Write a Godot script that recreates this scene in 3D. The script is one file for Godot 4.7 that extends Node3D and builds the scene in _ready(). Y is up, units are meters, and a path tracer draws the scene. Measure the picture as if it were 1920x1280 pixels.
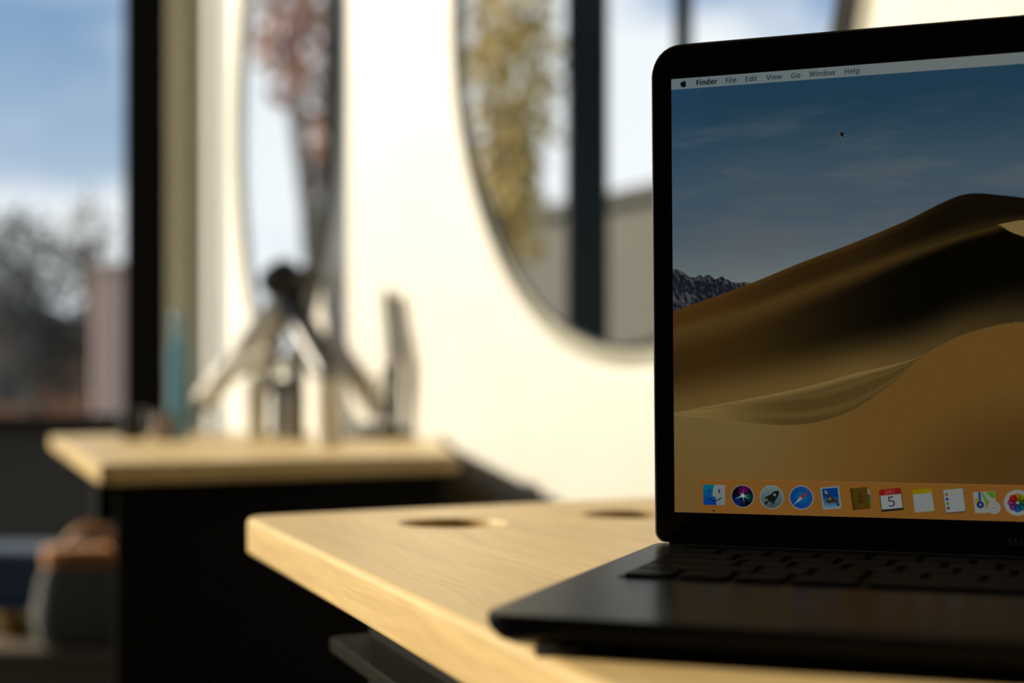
extends Node3D
# Units are metres, y up. The camera stands at x = 0, z = 0 and looks along -z.

const EYE := 0.8228
const TOP := 0.75            # height of both wooden tops


# ---------------------------------------------------------------- mesh builder
class MB:
	var t := PackedVector3Array()

	func tri(a: Vector3, b: Vector3, c: Vector3) -> void:
		if a.is_equal_approx(b) or b.is_equal_approx(c) or a.is_equal_approx(c):
			return
		t.append(a); t.append(b); t.append(c)

	func quad(a: Vector3, b: Vector3, c: Vector3, d: Vector3) -> void:
		tri(a, b, c); tri(a, c, d)

	func loft(rings: Array, closed := true) -> void:
		for k in rings.size() - 1:
			var p: PackedVector3Array = rings[k]
			var q: PackedVector3Array = rings[k + 1]
			var n := p.size()
			for i in (n if closed else n - 1):
				var j := (i + 1) % n
				quad(p[i], p[j], q[j], q[i])

	func fan(ring: PackedVector3Array, reverse := false) -> void:
		var c := Vector3.ZERO
		for p in ring:
			c += p
		c /= ring.size()
		for i in ring.size():
			var j := (i + 1) % ring.size()
			if reverse:
				tri(c, ring[j], ring[i])
			else:
				tri(c, ring[i], ring[j])

	func box(c: Vector3, s: Vector3, b := 0.0, turn := Basis()) -> void:
		# a box with chamfered edges
		b = minf(b, minf(s.x, minf(s.y, s.z)) * 0.45)
		var h := s / 2.0
		var ys := [-h.y, -h.y + b, h.y - b, h.y]
		var ins := [b, 0.0, 0.0, b]
		var rings := []
		for k in 4:
			var x := h.x - ins[k] as float
			var z := h.z - ins[k] as float
			var q := b * 0.999
			var ring := PackedVector3Array()
			for p in [Vector2(x, z - q), Vector2(x - q, z), Vector2(-x + q, z), Vector2(-x, z - q), Vector2(-x, -z + q), Vector2(-x + q, -z), Vector2(x - q, -z), Vector2(x, -z + q)]:
				ring.append(c + turn * Vector3(p.x, ys[k], p.y))
			rings.append(ring)
		if b <= 0.0:
			rings = [rings[0], rings[3]]
		loft(rings)
		fan(rings[0], true)
		fan(rings[-1])

	func lathe(profile: Array, at := Vector3.ZERO, turn := Basis(), seg := 28) -> void:
		# profile: Vector2(radius, height) from the bottom up; a radius of 0 closes it
		var rings := []
		for p in profile:
			var ring := PackedVector3Array()
			for i in seg:
				var a := TAU * i / seg
				ring.append(at + turn * Vector3(cos(a) * p.x, p.y, sin(a) * p.x))
			rings.append(ring)
		loft(rings)
		if profile[0].x > 1e-5:
			fan(rings[0], true)
		if profile[-1].x > 1e-5:
			fan(rings[-1])

	func tube(path: Array, radii: Array, seg := 14) -> void:
		var rings := []
		for k in path.size():
			var d: Vector3 = (path[mini(k + 1, path.size() - 1)] - path[maxi(k - 1, 0)]).normalized()
			var s := d.cross(Vector3.UP if absf(d.y) < 0.9 else Vector3.RIGHT).normalized()
			var u := s.cross(d)
			var ring := PackedVector3Array()
			for i in seg:
				var a := TAU * i / seg
				ring.append(path[k] + (s * cos(a) + u * sin(a)) * radii[k])
			rings.append(ring)
		loft(rings)
		fan(rings[0], true)
		fan(rings[-1])

	func extrude(outline: PackedVector2Array, prof: Array, holes := []) -> void:
		# prof: [inset, height] from one cap to the other; the outline lies in x, z and heights run along y
		var rings := []
		for p in prof:
			rings.append(lift(shrink(outline, p[0]), p[1]))
		loft(rings)
		for h in holes:
			var inner := []
			for p in prof:
				inner.append(lift(shrink(h, -p[0] * 0.4), p[1]))
			inner.reverse()
			loft(inner)
		for e in [0, prof.size() - 1]:
			var flat := shrink(outline, prof[e][0])
			for h in holes:
				flat = bridge(flat, shrink(h, -prof[e][0] * 0.4))
			var ids := Geometry2D.triangulate_polygon(flat)
			var cw: bool = e == 0
			for i in range(0, ids.size(), 3):
				var a := flat[ids[i]]
				var b := flat[ids[i + 1]]
				var c := flat[ids[i + 2]]
				var up := (b - a).cross(c - a) > 0.0
				var y: float = prof[e][1]
				if up == cw:
					tri(Vector3(a.x, y, a.y), Vector3(b.x, y, b.y), Vector3(c.x, y, c.y))
				else:
					tri(Vector3(a.x, y, a.y), Vector3(c.x, y, c.y), Vector3(b.x, y, b.y))

	static func lift(o: PackedVector2Array, y: float) -> PackedVector3Array:
		var r := PackedVector3Array()
		for p in o:
			r.append(Vector3(p.x, y, p.y))
		return r

	static func shrink(o: PackedVector2Array, d: float) -> PackedVector2Array:
		# o runs counter-clockwise in (x, z) taken as a plain plane
		if d == 0.0:
			return o
		var r := PackedVector2Array()
		var n := o.size()
		for i in n:
			var a := (o[i] - o[(i + n - 1) % n]).normalized()
			var b := (o[(i + 1) % n] - o[i]).normalized()
			var na := Vector2(-a.y, a.x)
			var nb := Vector2(-b.y, b.x)
			var m := (na + nb)
			r.append(o[i] + m * (d / maxf(0.2, m.dot(na))))
		return r

	static func bridge(o: PackedVector2Array, h: PackedVector2Array) -> PackedVector2Array:
		var best := INF
		var bi := 0
		var bj := 0
		for i in o.size():
			for j in h.size():
				var d := o[i].distance_squared_to(h[j])
				if d < best:
					best = d; bi = i; bj = j
		var r := PackedVector2Array()
		for i in bi + 1:
			r.append(o[i])
		for j in h.size() + 1:
			r.append(h[(bj - j + h.size() * 2) % h.size()])
		for i in range(bi, o.size()):
			r.append(o[i])
		return r

	func mesh(sharp := 38.0, keep := false) -> ArrayMesh:
		var vol := 0.0
		for i in range(0, t.size(), 3):
			vol += t[i].dot(t[i + 1].cross(t[i + 2]))
		if vol > 0.0 and not keep:
			for i in range(0, t.size(), 3):
				var s := t[i + 1]
				t[i + 1] = t[i + 2]
				t[i + 2] = s
		var fn := PackedVector3Array()
		var at := {}
		for i in range(0, t.size(), 3):
			var n := (t[i + 2] - t[i]).cross(t[i + 1] - t[i])
			fn.append(n)
			for k in 3:
				var key := (t[i + k] * 200000.0).round()
				if not at.has(key):
					at[key] = PackedInt32Array()
				at[key].append(i / 3)
		var lim := cos(deg_to_rad(sharp))
		var nn := PackedVector3Array()
		nn.resize(t.size())
		for i in t.size():
			var f := fn[i / 3]
			var fu := f.normalized()
			var sum := Vector3.ZERO
			for j in at[(t[i] * 200000.0).round()]:
				if fn[j].normalized().dot(fu) > lim:
					sum += fn[j]
			nn[i] = sum.normalized() if sum.length_squared() > 0.0 else fu
		var arr := []
		arr.resize(Mesh.ARRAY_MAX)
		arr[Mesh.ARRAY_VERTEX] = t
		arr[Mesh.ARRAY_NORMAL] = nn
		var m := ArrayMesh.new()
		m.add_surface_from_arrays(Mesh.PRIMITIVE_TRIANGLES, arr)
		return m


# ---------------------------------------------------------------- scene helpers
var M := {}

func put(called: String, m, material: Material, parent: Node = self, at := Vector3.ZERO, turn := Basis()) -> MeshInstance3D:
	var o := MeshInstance3D.new()
	o.name = called
	o.mesh = m.mesh() if m is MB else m
	o.material_override = null
	for i in o.mesh.get_surface_count():
		o.set_surface_override_material(i, material)
	o.transform = Transform3D(turn, at)
	o.cast_shadow = GeometryInstance3D.SHADOW_CASTING_SETTING_ON
	parent.add_child(o, true)
	return o

var taken := {}
func numbered(called: String) -> String:
	var n: int = taken.get(called, 0)
	taken[called] = n + 1
	return called if n == 0 else "%s_%03d" % [called, n]

func thing(called: String, label: String, category: String, at := Vector3.ZERO, turn := Basis(), group := "") -> Node3D:
	var o := Node3D.new()
	o.name = numbered(called)
	add_child(o, true)
	o.transform = Transform3D(turn, at)
	tag(o, label, category, group)
	return o

func tag(o: Node, label: String, category: String, group := "") -> void:
	o.set_meta("label", label)
	o.set_meta("category", category)
	if group:
		o.set_meta("group", group)

func struct(called: String, m, material: Material, label := "", at := Vector3.ZERO, turn := Basis()) -> MeshInstance3D:
	var o := put(called, m, material, self, at, turn)
	o.set_meta("kind", "structure")
	if label:
		o.set_meta("label", label)
		o.set_meta("category", "structure")
	return o

func mat(c: Color, rough := 0.6, metal := 0.0, spec := 0.5) -> StandardMaterial3D:
	var m := StandardMaterial3D.new()
	m.albedo_color = c
	m.roughness = rough
	m.metallic = metal
	m.metallic_specular = spec
	return m

func lin(r: float, g: float, b: float) -> Color:
	return Color(r, g, b).linear_to_srgb()

func glass_mat(alpha := 0.03, tint := Color(1, 1, 1)) -> StandardMaterial3D:
	var m := mat(Color(tint.r, tint.g, tint.b, alpha), 0.02)
	m.metallic_specular = 0.22
	m.transparency = BaseMaterial3D.TRANSPARENCY_ALPHA
	return m

func pt(x: float, depth: float, y := 0.0) -> Vector3:
	return Vector3(x, y, -depth)

func ccw(pts: Array, radius: float, steps := 6) -> PackedVector2Array:
	# a polygon with rounded corners, turned so that shrink() goes inwards; radius may be one number for all or an array
	var area := 0.0
	for i in pts.size():
		area += pts[i].cross(pts[(i + 1) % pts.size()])
	if area < 0.0:
		pts = pts.duplicate()
		pts.reverse()
	var out := PackedVector2Array()
	var n := pts.size()
	for i in n:
		var p: Vector2 = pts[i]
		var a: Vector2 = (pts[(i + n - 1) % n] - p)
		var b: Vector2 = (pts[(i + 1) % n] - p)
		var half := a.angle_to(b) / 2.0
		var r := minf(radius, minf(a.length(), b.length()) * 0.45 * absf(tan(half)))
		if r < 1e-5:
			out.append(p)
			continue
		var cut := r / absf(tan(half))
		var s := p + a.normalized() * cut
		var e := p + b.normalized() * cut
		for k in steps + 1:
			var f := float(k) / steps
			# quadratic blend, close to an arc
			out.append(s.lerp(p, f).lerp(p.lerp(e, f), f))
	return out

func ring_plate(inner: PackedVector2Array, outer: PackedVector2Array, z0: float, z1: float, chamfer := 0.0) -> MB:
	# a slab in x, y with an opening; both rings have the same number of points; z1 is the room side
	var m := MB.new()
	var lv := func(o: PackedVector2Array, z: float) -> PackedVector3Array:
		var r := PackedVector3Array()
		for p in o:
			r.append(Vector3(p.x, p.y, z))
		return r
	var rings := [lv.call(outer, z0), lv.call(outer, z1)]
	if chamfer > 0.0:
		for k in 6:
			var a := PI / 2.0 * k / 5.0
			var grown := PackedVector2Array()
			for i in inner.size():
				var d := (inner[(i + 1) % inner.size()] - inner[(i + inner.size() - 1) % inner.size()]).normalized()
				grown.append(inner[i] + Vector2(d.y, -d.x) * chamfer * (1.0 - sin(a)))
			rings.append(lv.call(grown, z1 - chamfer * (1.0 - cos(a))))
	else:
		rings.append(lv.call(inner, z1))
	rings.append(lv.call(inner, z0))
	rings.append(rings[0])
	m.loft(rings)
	return m

func ellipse(c: Vector2, a: float, b: float, n := 96) -> PackedVector2Array:
	var r := PackedVector2Array()
	for i in n:
		var w := TAU * i / n
		r.append(c + Vector2(cos(w) * a, sin(w) * b))
	return r

func rect_ring(c: Vector2, lo: Vector2, hi: Vector2, n := 96) -> PackedVector2Array:
	# points on a rectangle seen from c at even angles, its corners included
	var r := PackedVector2Array()
	for i in n:
		var w := TAU * i / n
		var d := Vector2(cos(w), sin(w))
		var k := INF
		if d.x > 1e-6: k = minf(k, (hi.x - c.x) / d.x)
		if d.x < -1e-6: k = minf(k, (lo.x - c.x) / d.x)
		if d.y > 1e-6: k = minf(k, (hi.y - c.y) / d.y)
		if d.y < -1e-6: k = minf(k, (lo.y - c.y) / d.y)
		r.append(c + d * k)
	for q in [Vector2(lo.x, lo.y), Vector2(hi.x, lo.y), Vector2(lo.x, hi.y), Vector2(hi.x, hi.y)]:
		var best := 0
		for i in n:
			if r[i].distance_squared_to(q) < r[best].distance_squared_to(q):
				best = i
		r[best] = q
	return r


# ---------------------------------------------------------------- textures
func noise(freq: float, sd: int, oct := 4) -> FastNoiseLite:
	var n := FastNoiseLite.new()
	n.noise_type = FastNoiseLite.TYPE_SIMPLEX_SMOOTH
	n.frequency = freq
	n.seed = sd
	n.fractal_octaves = oct
	return n

func maple(sd: int) -> Array:
	# grain runs along u; the sheet repeats by mirroring its noise on a torus-free blend
	var w := 512
	var img := Image.create(w, w, false, Image.FORMAT_RGB8)
	var bump := Image.create(w, w, false, Image.FORMAT_RGB8)
	var wide := noise(0.006, sd, 3)
	var fine := noise(0.05, sd + 1, 3)
	var fleck := noise(0.11, sd + 2, 2)
	for y in w:
		for x in w:
			var fy := float(y)
			var edge := smoothstep(0.0, 40.0, minf(x, w - 1 - x)) * smoothstep(0.0, 40.0, minf(y, w - 1 - y))
			var warp := wide.get_noise_2d(x * 1.2, fy * 0.8) * 26.0
			var a := fine.get_noise_2d(x * 0.10, fy + warp)
			var b := fleck.get_noise_2d(x * 0.30, fy * 1.5)
			var c := wide.get_noise_2d(x * 0.5 + 900.0, fy * 1.6)
			var v := clampf(0.5 + (a * 0.55 + b * 0.30 + c * 0.5) * edge, 0.0, 1.0)
			img.set_pixel(x, y, lin(0.47, 0.332, 0.145).lerp(lin(0.61, 0.452, 0.205), v))
			bump.set_pixel(x, y, Color(v, v, v))
	return [ImageTexture.create_from_image(img), ImageTexture.create_from_image(bump)]

func speckle(base: Color, dot: Color, share: float, sd: int, w := 512) -> ImageTexture:
	var img := Image.create(w, w, false, Image.FORMAT_RGB8)
	img.fill(base)
	var rng := RandomNumberGenerator.new()
	rng.seed = sd
	for i in int(w * w * share):
		var x := rng.randi_range(0, w - 1)
		var y := rng.randi_range(0, w - 1)
		img.set_pixel(x, y, base.lerp(dot, rng.randf()))
	return ImageTexture.create_from_image(img)

func mottled(a: Color, b: Color, freq: float, sd: int, w := 256) -> NoiseTexture2D:
	var n := NoiseTexture2D.new()
	n.width = w
	n.height = w
	n.seamless = true
	n.noise = noise(freq, sd, 4)
	var g := Gradient.new()
	g.set_color(0, a)
	g.set_color(1, b)
	n.color_ramp = g
	return n


# ---------------------------------------------------------------- the picture on the laptop's screen (1440 x 900)
var scr: Image

func curve_at(pts: Array, x: float) -> float:
	var n := pts.size()
	if x <= pts[0].x:
		return pts[0].y
	for i in n - 1:
		if x <= pts[i + 1].x:
			var p0: Vector2 = pts[maxi(i - 1, 0)]
			var p1: Vector2 = pts[i]
			var p2: Vector2 = pts[i + 1]
			var p3: Vector2 = pts[mini(i + 2, n - 1)]
			var h := p2.x - p1.x
			var f := (x - p1.x) / h
			var m1 := (p2.y - p0.y) / maxf(p2.x - p0.x, 1.0) * h
			var m2 := (p3.y - p1.y) / maxf(p3.x - p1.x, 1.0) * h
			var f2 := f * f
			var f3 := f2 * f
			return p1.y * (2 * f3 - 3 * f2 + 1) + m1 * (f3 - 2 * f2 + f) + p2.y * (-2 * f3 + 3 * f2) + m2 * (f3 - f2)
	return pts[n - 1].y

func rgb(r: float, g: float, b: float) -> Color:
	return Color(r / 255.0, g / 255.0, b / 255.0) * Color(level, level, level, 1.0)

var level := 1.0     # how bright the signs on the screen are drawn

func blend(x: int, y: int, c: Color, a: float) -> void:
	if x < 0 or y < 0 or x >= 1440 or y >= 900 or a <= 0.0:
		return
	scr.set_pixel(x, y, scr.get_pixel(x, y).lerp(c, minf(a, 1.0)))

func paint(lo: Vector2, hi: Vector2, inside: Callable, col) -> void:
	# antialiased fill: inside(Vector2) -> bool, col a Color or a Callable(Vector2) -> Color
	for y in range(int(floor(lo.y)), int(ceil(hi.y)) + 1):
		for x in range(int(floor(lo.x)), int(ceil(hi.x)) + 1):
			var hits := 0
			for k in 16:
				if inside.call(Vector2(x + (k % 4 + 0.5) / 4.0, y + (k / 4 + 0.5) / 4.0)):
					hits += 1
			if hits:
				blend(x, y, col.call(Vector2(x, y)) if col is Callable else col, hits / 16.0)

func disc(c: Vector2, r: float, col) -> void:
	paint(c - Vector2(r, r), c + Vector2(r, r), func(p): return p.distance_squared_to(c) < r * r, col)

func poly(pts: Array, col) -> void:
	var pp := PackedVector2Array(pts)
	var lo := pp[0]
	var hi := pp[0]
	for p in pp:
		lo = lo.min(p); hi = hi.max(p)
	paint(lo, hi, func(p): return Geometry2D.is_point_in_polygon(p, pp), col)

func stroke(pts: Array, w: float, col) -> void:
	var lo: Vector2 = pts[0]
	var hi: Vector2 = pts[0]
	for p in pts:
		lo = lo.min(p); hi = hi.max(p)
	var test := func(p: Vector2) -> bool:
		for i in pts.size() - 1:
			if Geometry2D.get_closest_point_to_segment(p, pts[i], pts[i + 1]).distance_to(p) < w / 2.0:
				return true
		return false
	paint(lo - Vector2(w, w), hi + Vector2(w, w), test, col)

func letters(words: String, bold: bool) -> PackedVector3Array:
	var f := SystemFont.new()
	f.font_names = PackedStringArray(["Droid Sans"])
	f.font_weight = 700 if bold else 400
	var tm := TextMesh.new()
	tm.text = words
	tm.font = f
	tm.font_size = 64
	tm.pixel_size = 0.01
	tm.depth = 0.0
	tm.curve_step = 1.0
	tm.horizontal_alignment = HORIZONTAL_ALIGNMENT_LEFT
	var arr := tm.get_mesh_arrays()
	var v: PackedVector3Array = arr[Mesh.ARRAY_VERTEX]
	var out := PackedVector3Array()
	if arr[Mesh.ARRAY_INDEX] != null and arr[Mesh.ARRAY_INDEX].size():
		for i in arr[Mesh.ARRAY_INDEX]:
			out.append(v[i])
	else:
		out = v
	return out

func write(words: String, x0: float, x1: float, base: float, cap: float, bold: bool, col: Color, turn := 0.0) -> void:
	# words set between x0 and x1 on the baseline; cap is the height of a capital
	var v := letters(words, bold)
	var lo := Vector2(INF, INF)
	var hi := -lo
	for p in v:
		lo = lo.min(Vector2(p.x, p.y)); hi = hi.max(Vector2(p.x, p.y))
	var capv := letters("H", bold)
	var clo := INF
	var chi := -INF
	for p in capv:
		clo = minf(clo, p.y); chi = maxf(chi, p.y)
	var sx := (x1 - x0) / (hi.x - lo.x)
	var sy := cap / (chi - clo)
	var cover := {}
	for i in range(0, v.size(), 3):
		var q := []
		for k in 3:
			var p := Vector2(x0 + (v[i + k].x - lo.x) * sx, base - (v[i + k].y - clo) * sy)
			q.append((p - Vector2(x0, base)).rotated(turn) + Vector2(x0, base))
		var a: Vector2 = q[0].min(q[1]).min(q[2])
		var b: Vector2 = q[0].max(q[1]).max(q[2])
		for y in range(int(floor(a.y)), int(ceil(b.y)) + 1):
			for x in range(int(floor(a.x)), int(ceil(b.x)) + 1):
				for k in 36:
					if Geometry2D.point_is_inside_triangle(Vector2(x + (k % 6 + 0.5) / 6.0, y + (k / 6 + 0.5) / 6.0), q[0], q[1], q[2]):
						var key := Vector3i(x, y, k)
						cover[key] = true
	var sums := {}
	for key in cover:
		var c := Vector2i(key.x, key.y)
		sums[c] = sums.get(c, 0) + 1
	for c in sums:
		blend(c.x, c.y, col, sums[c] / 36.0)

func screen_picture() -> ImageTexture:
	scr = Image.create(1440, 900, false, Image.FORMAT_RGB8)
	var V := func(a: Array) -> Array:
		var r := []
		for i in range(0, a.size(), 2):
			r.append(Vector2(a[i], a[i + 1]))
		return r
	var ridge: Array = V.call([0, 480, 165, 425, 262, 388, 368, 351, 471, 311, 532, 282, 571, 267, 601, 264, 640, 269, 688, 277, 800, 306, 900, 350, 1020, 398, 1200, 440, 1440, 470])
	var mount: Array = V.call([0, 391, 15, 396, 24, 401, 32, 408, 46, 411, 57, 406, 64, 410, 70, 407, 80, 408, 88, 416, 96, 413, 104, 411, 110, 417, 115, 417, 124, 423, 137, 424, 150, 423, 165, 426, 1440, 600])
	var crest: Array = V.call([0, 522, 154, 480, 262, 444, 368, 412, 471, 376, 571, 345, 630, 330, 650, 324, 700, 319, 800, 330, 1000, 400, 1440, 480])
	var valley: Array = V.call([0, 691, 97, 673, 207, 652, 293, 633, 367, 612, 450, 593, 491, 580, 540, 556, 600, 530, 688, 515, 1440, 600])
	var front: Array = V.call([0, 697, 97, 705, 196, 715, 261, 715, 314, 705, 367, 685, 419, 650, 460, 618, 486, 592, 521, 566, 571, 540, 620, 526, 688, 516, 800, 512, 1000, 530, 1440, 600])
	var lit: Array = V.call([0, 300, 640, 327, 664, 341, 688, 351, 800, 392, 1000, 470, 1200, 540, 1440, 610])
	var cloud := noise(0.004, 11, 5)
	var wisp := noise(0.009, 12, 4)
	var rock := noise(0.07, 5, 4)
	var sand := noise(0.35, 7, 2)
	var rip := noise(0.02, 9, 3)
	for x in 1440:
		var r := curve_at(ridge, x)
		var mo := curve_at(mount, x)
		var cr := curve_at(crest, x)
		var va := curve_at(valley, x)
		var fr := curve_at(front, x)
		var li := curve_at(lit, x) if x > 636 else -1.0
		va = minf(va, fr)
		for y in 900:
			var c: Color
			var fy := float(y)
			var edge := clampf(fy - r + 0.5, 0.0, 1.0)
			if edge < 1.0:
				var t := clampf((fy - 22.0) / 420.0, 0.0, 1.0)
				c = rgb(30, 57, 76).lerp(rgb(64, 81, 93), smoothstep(0.03, 0.55, t)).lerp(rgb(104, 111, 110), smoothstep(0.55, 1.05, t))
				var w := cloud.get_noise_2d(x * 0.55, fy * 2.2 + x * 0.25)
				var w2 := wisp.get_noise_2d(x * 0.5 + 300.0, fy * 3.2 - x * 0.1)
				c = c.lerp(rgb(86, 92, 97), clampf(w * 0.8 + w2 * 0.5 + 0.12, 0.0, 1.0) * 0.8 * smoothstep(0.02, 0.3, t))
				c = c.lerp(rgb(36, 66, 96), (1.0 - smoothstep(0.0, 160.0, x)) * 0.35 * (1.0 - t))
				if fy > mo - 0.5 and x < 175:
					var k := rock.get_noise_2d(x * 1.1, fy - x * 0.7)
					var st := c.lerp(rgb(20, 24, 34), 1.0)
					var light := clampf((x < 45 and fy > 440) as int * 0.5 + k * 1.3 + clampf((mo + 14.0 - fy) / 22.0, 0.0, 0.5), 0.0, 1.0)
					st = st.lerp(rgb(80, 79, 73), light * 0.8)
					c = c.lerp(st, clampf(fy - mo + 0.5, 0.0, 1.0))
			if edge > 0.0:
				var d: Color
				if fy < cr:
					var k := clampf((fy - r) / maxf(cr - r, 1.0), 0.0, 1.0)
					d = rgb(66, 44, 16).lerp(rgb(40, 27, 9), smoothstep(0.0, 330.0, x)).lerp(rgb(15, 10, 3), smoothstep(330.0, 560.0, x))
					d = d.lerp(rgb(74, 52, 22), (1.0 - smoothstep(0.0, 0.30, k)) * 0.55 * (1.0 - smoothstep(350.0, 640.0, x)))
					d = d.lerp(rgb(76, 58, 26), smoothstep(0.62, 1.0, k) * (0.55 - 0.2 * smoothstep(400.0, 640.0, x)))
				elif li > 0.0 and fy < li:
					d = rgb(110, 92, 54)
				elif fy < va:
					var k := (fy - cr) / maxf(va - cr, 1.0)
					var s := smoothstep(0.0, 620.0, x)
					d = rgb(72, 53, 23).lerp(rgb(52, 38, 15), s)
					var deep := rgb(52, 36, 13).lerp(rgb(5, 4, 1), smoothstep(60.0, 520.0, x))
					d = d.lerp(deep, smoothstep(0.0, 0.10 + 0.25 * (1.0 - s), k))
					d = d.lerp(rgb(92, 72, 36), smoothstep(0.45 + 0.1 * s, 1.02, k) * (1.0 - 0.45 * smoothstep(350.0, 690.0, x)))
				elif fy < fr:
					var k := (fy - va) / maxf(fr - va, 1.0)
					var w := sin(k * 13.0 - x * 0.006 + rip.get_noise_2d(x * 0.12, fy * 0.3) * 1.2)
					d = rgb(112, 92, 52).lerp(rgb(58, 44, 18), smoothstep(0.0, 0.25, k) * 0.75 * smoothstep(30.0, 260.0, x))
					d = d.lerp(rgb(96, 78, 42), clampf(w, 0.0, 1.0) * 0.45)
				else:
					var k := clampf((fy - fr) / 260.0, 0.0, 1.0)
					d = rgb(98, 83, 46).lerp(rgb(92, 66, 28), smoothstep(120.0, 420.0, x)).lerp(rgb(70, 49, 20), smoothstep(0.35, 1.0, k) * smoothstep(250.0, 700.0, x))
					d = d.lerp(rgb(100, 66, 28), k * (1.0 - smoothstep(200.0, 500.0, x)) * 0.7)
				var soft := clampf(1.0 - absf(fy - fr) / 1.5, 0.0, 1.0)
				d = d.lerp(rgb(110, 86, 42), soft * 0.4)
				var g := sand.get_noise_2d(x, fy) * 0.05
				d = Color(d.r * (1.0 + g * 2.0), d.g * (1.0 + g * 2.0), d.b * (1.0 + g * 2.0))
				c = c.lerp(d, edge)
			if y < 22:
				c = rgb(92, 105, 109).lerp(rgb(100, 108, 106), smoothstep(0.0, 700.0, x))
			elif y >= 829 and x >= 51 and x < 1389 and not (y < 832 and (x < 54 or x > 1385) and (Vector2(minf(x - 54.0, 1385.0 - x), y - 832.0).length() > 3.0)):
				c = c.lerp(rgb(110, 72, 28), 0.9)
				if y < 831:
					c = c.lerp(rgb(116, 84, 42), 0.5)
			scr.set_pixel(x, y, c)
	level = 0.82
	# menu bar
	var ink := rgb(22, 30, 35)
	var apple := func(p: Vector2) -> bool:
		var q := p - Vector2(26.0, 12.2)
		var body := (q - Vector2(-2.4, -0.6)).length() < 4.5 or (q - Vector2(2.4, -0.6)).length() < 4.5 or (Vector2(q.x / 4.6, (q.y - 1.6) / 5.0).length() < 1.0)
		if (q - Vector2(7.4, -1.2)).length() < 3.3:
			body = false
		if (q - Vector2(0.0, -6.4)).length() < 1.9 or (q - Vector2(0.0, 7.9)).length() < 1.9:
			body = false
		var leaf := (q - Vector2(-1.0, -7.6)).length() < 3.5 and (q - Vector2(3.4, -4.6)).length() < 3.7
		return body or leaf
	paint(Vector2(18, 2), Vector2(35, 20), apple, rgb(8, 11, 13))
	write("Finder", 53, 96, 16.4, 10.6, true, rgb(12, 18, 22))
	write("File", 114, 136, 16.4, 10.4, false, ink)
	write("Edit", 155, 178, 16.4, 10.4, false, ink)
	write("View", 197, 228, 16.4, 10.4, false, ink)
	write("Go", 247, 265, 16.4, 10.4, false, ink)
	write("Window", 283, 334, 16.4, 10.4, false, ink)
	write("Help", 353, 382, 16.4, 10.4, false, ink)
	# pointer
	var tip := Vector2(344, 128)
	poly([tip + Vector2(-1, -2), tip + Vector2(-1, 14.5), tip + Vector2(2.4, 11.8), tip + Vector2(5, 17), tip + Vector2(8, 15.6), tip + Vector2(5.8, 10.6), tip + Vector2(10.6, 10)], rgb(112, 112, 100))
	poly([tip, tip + Vector2(0, 12), tip + Vector2(2.8, 9.6), tip + Vector2(5.2, 15.2), tip + Vector2(6.6, 14.5), tip + Vector2(4.4, 9.2), tip + Vector2(8.4, 8.8)], rgb(4, 5, 4))
	dock_icons()
	return ImageTexture.create_from_image(scr)

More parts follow.
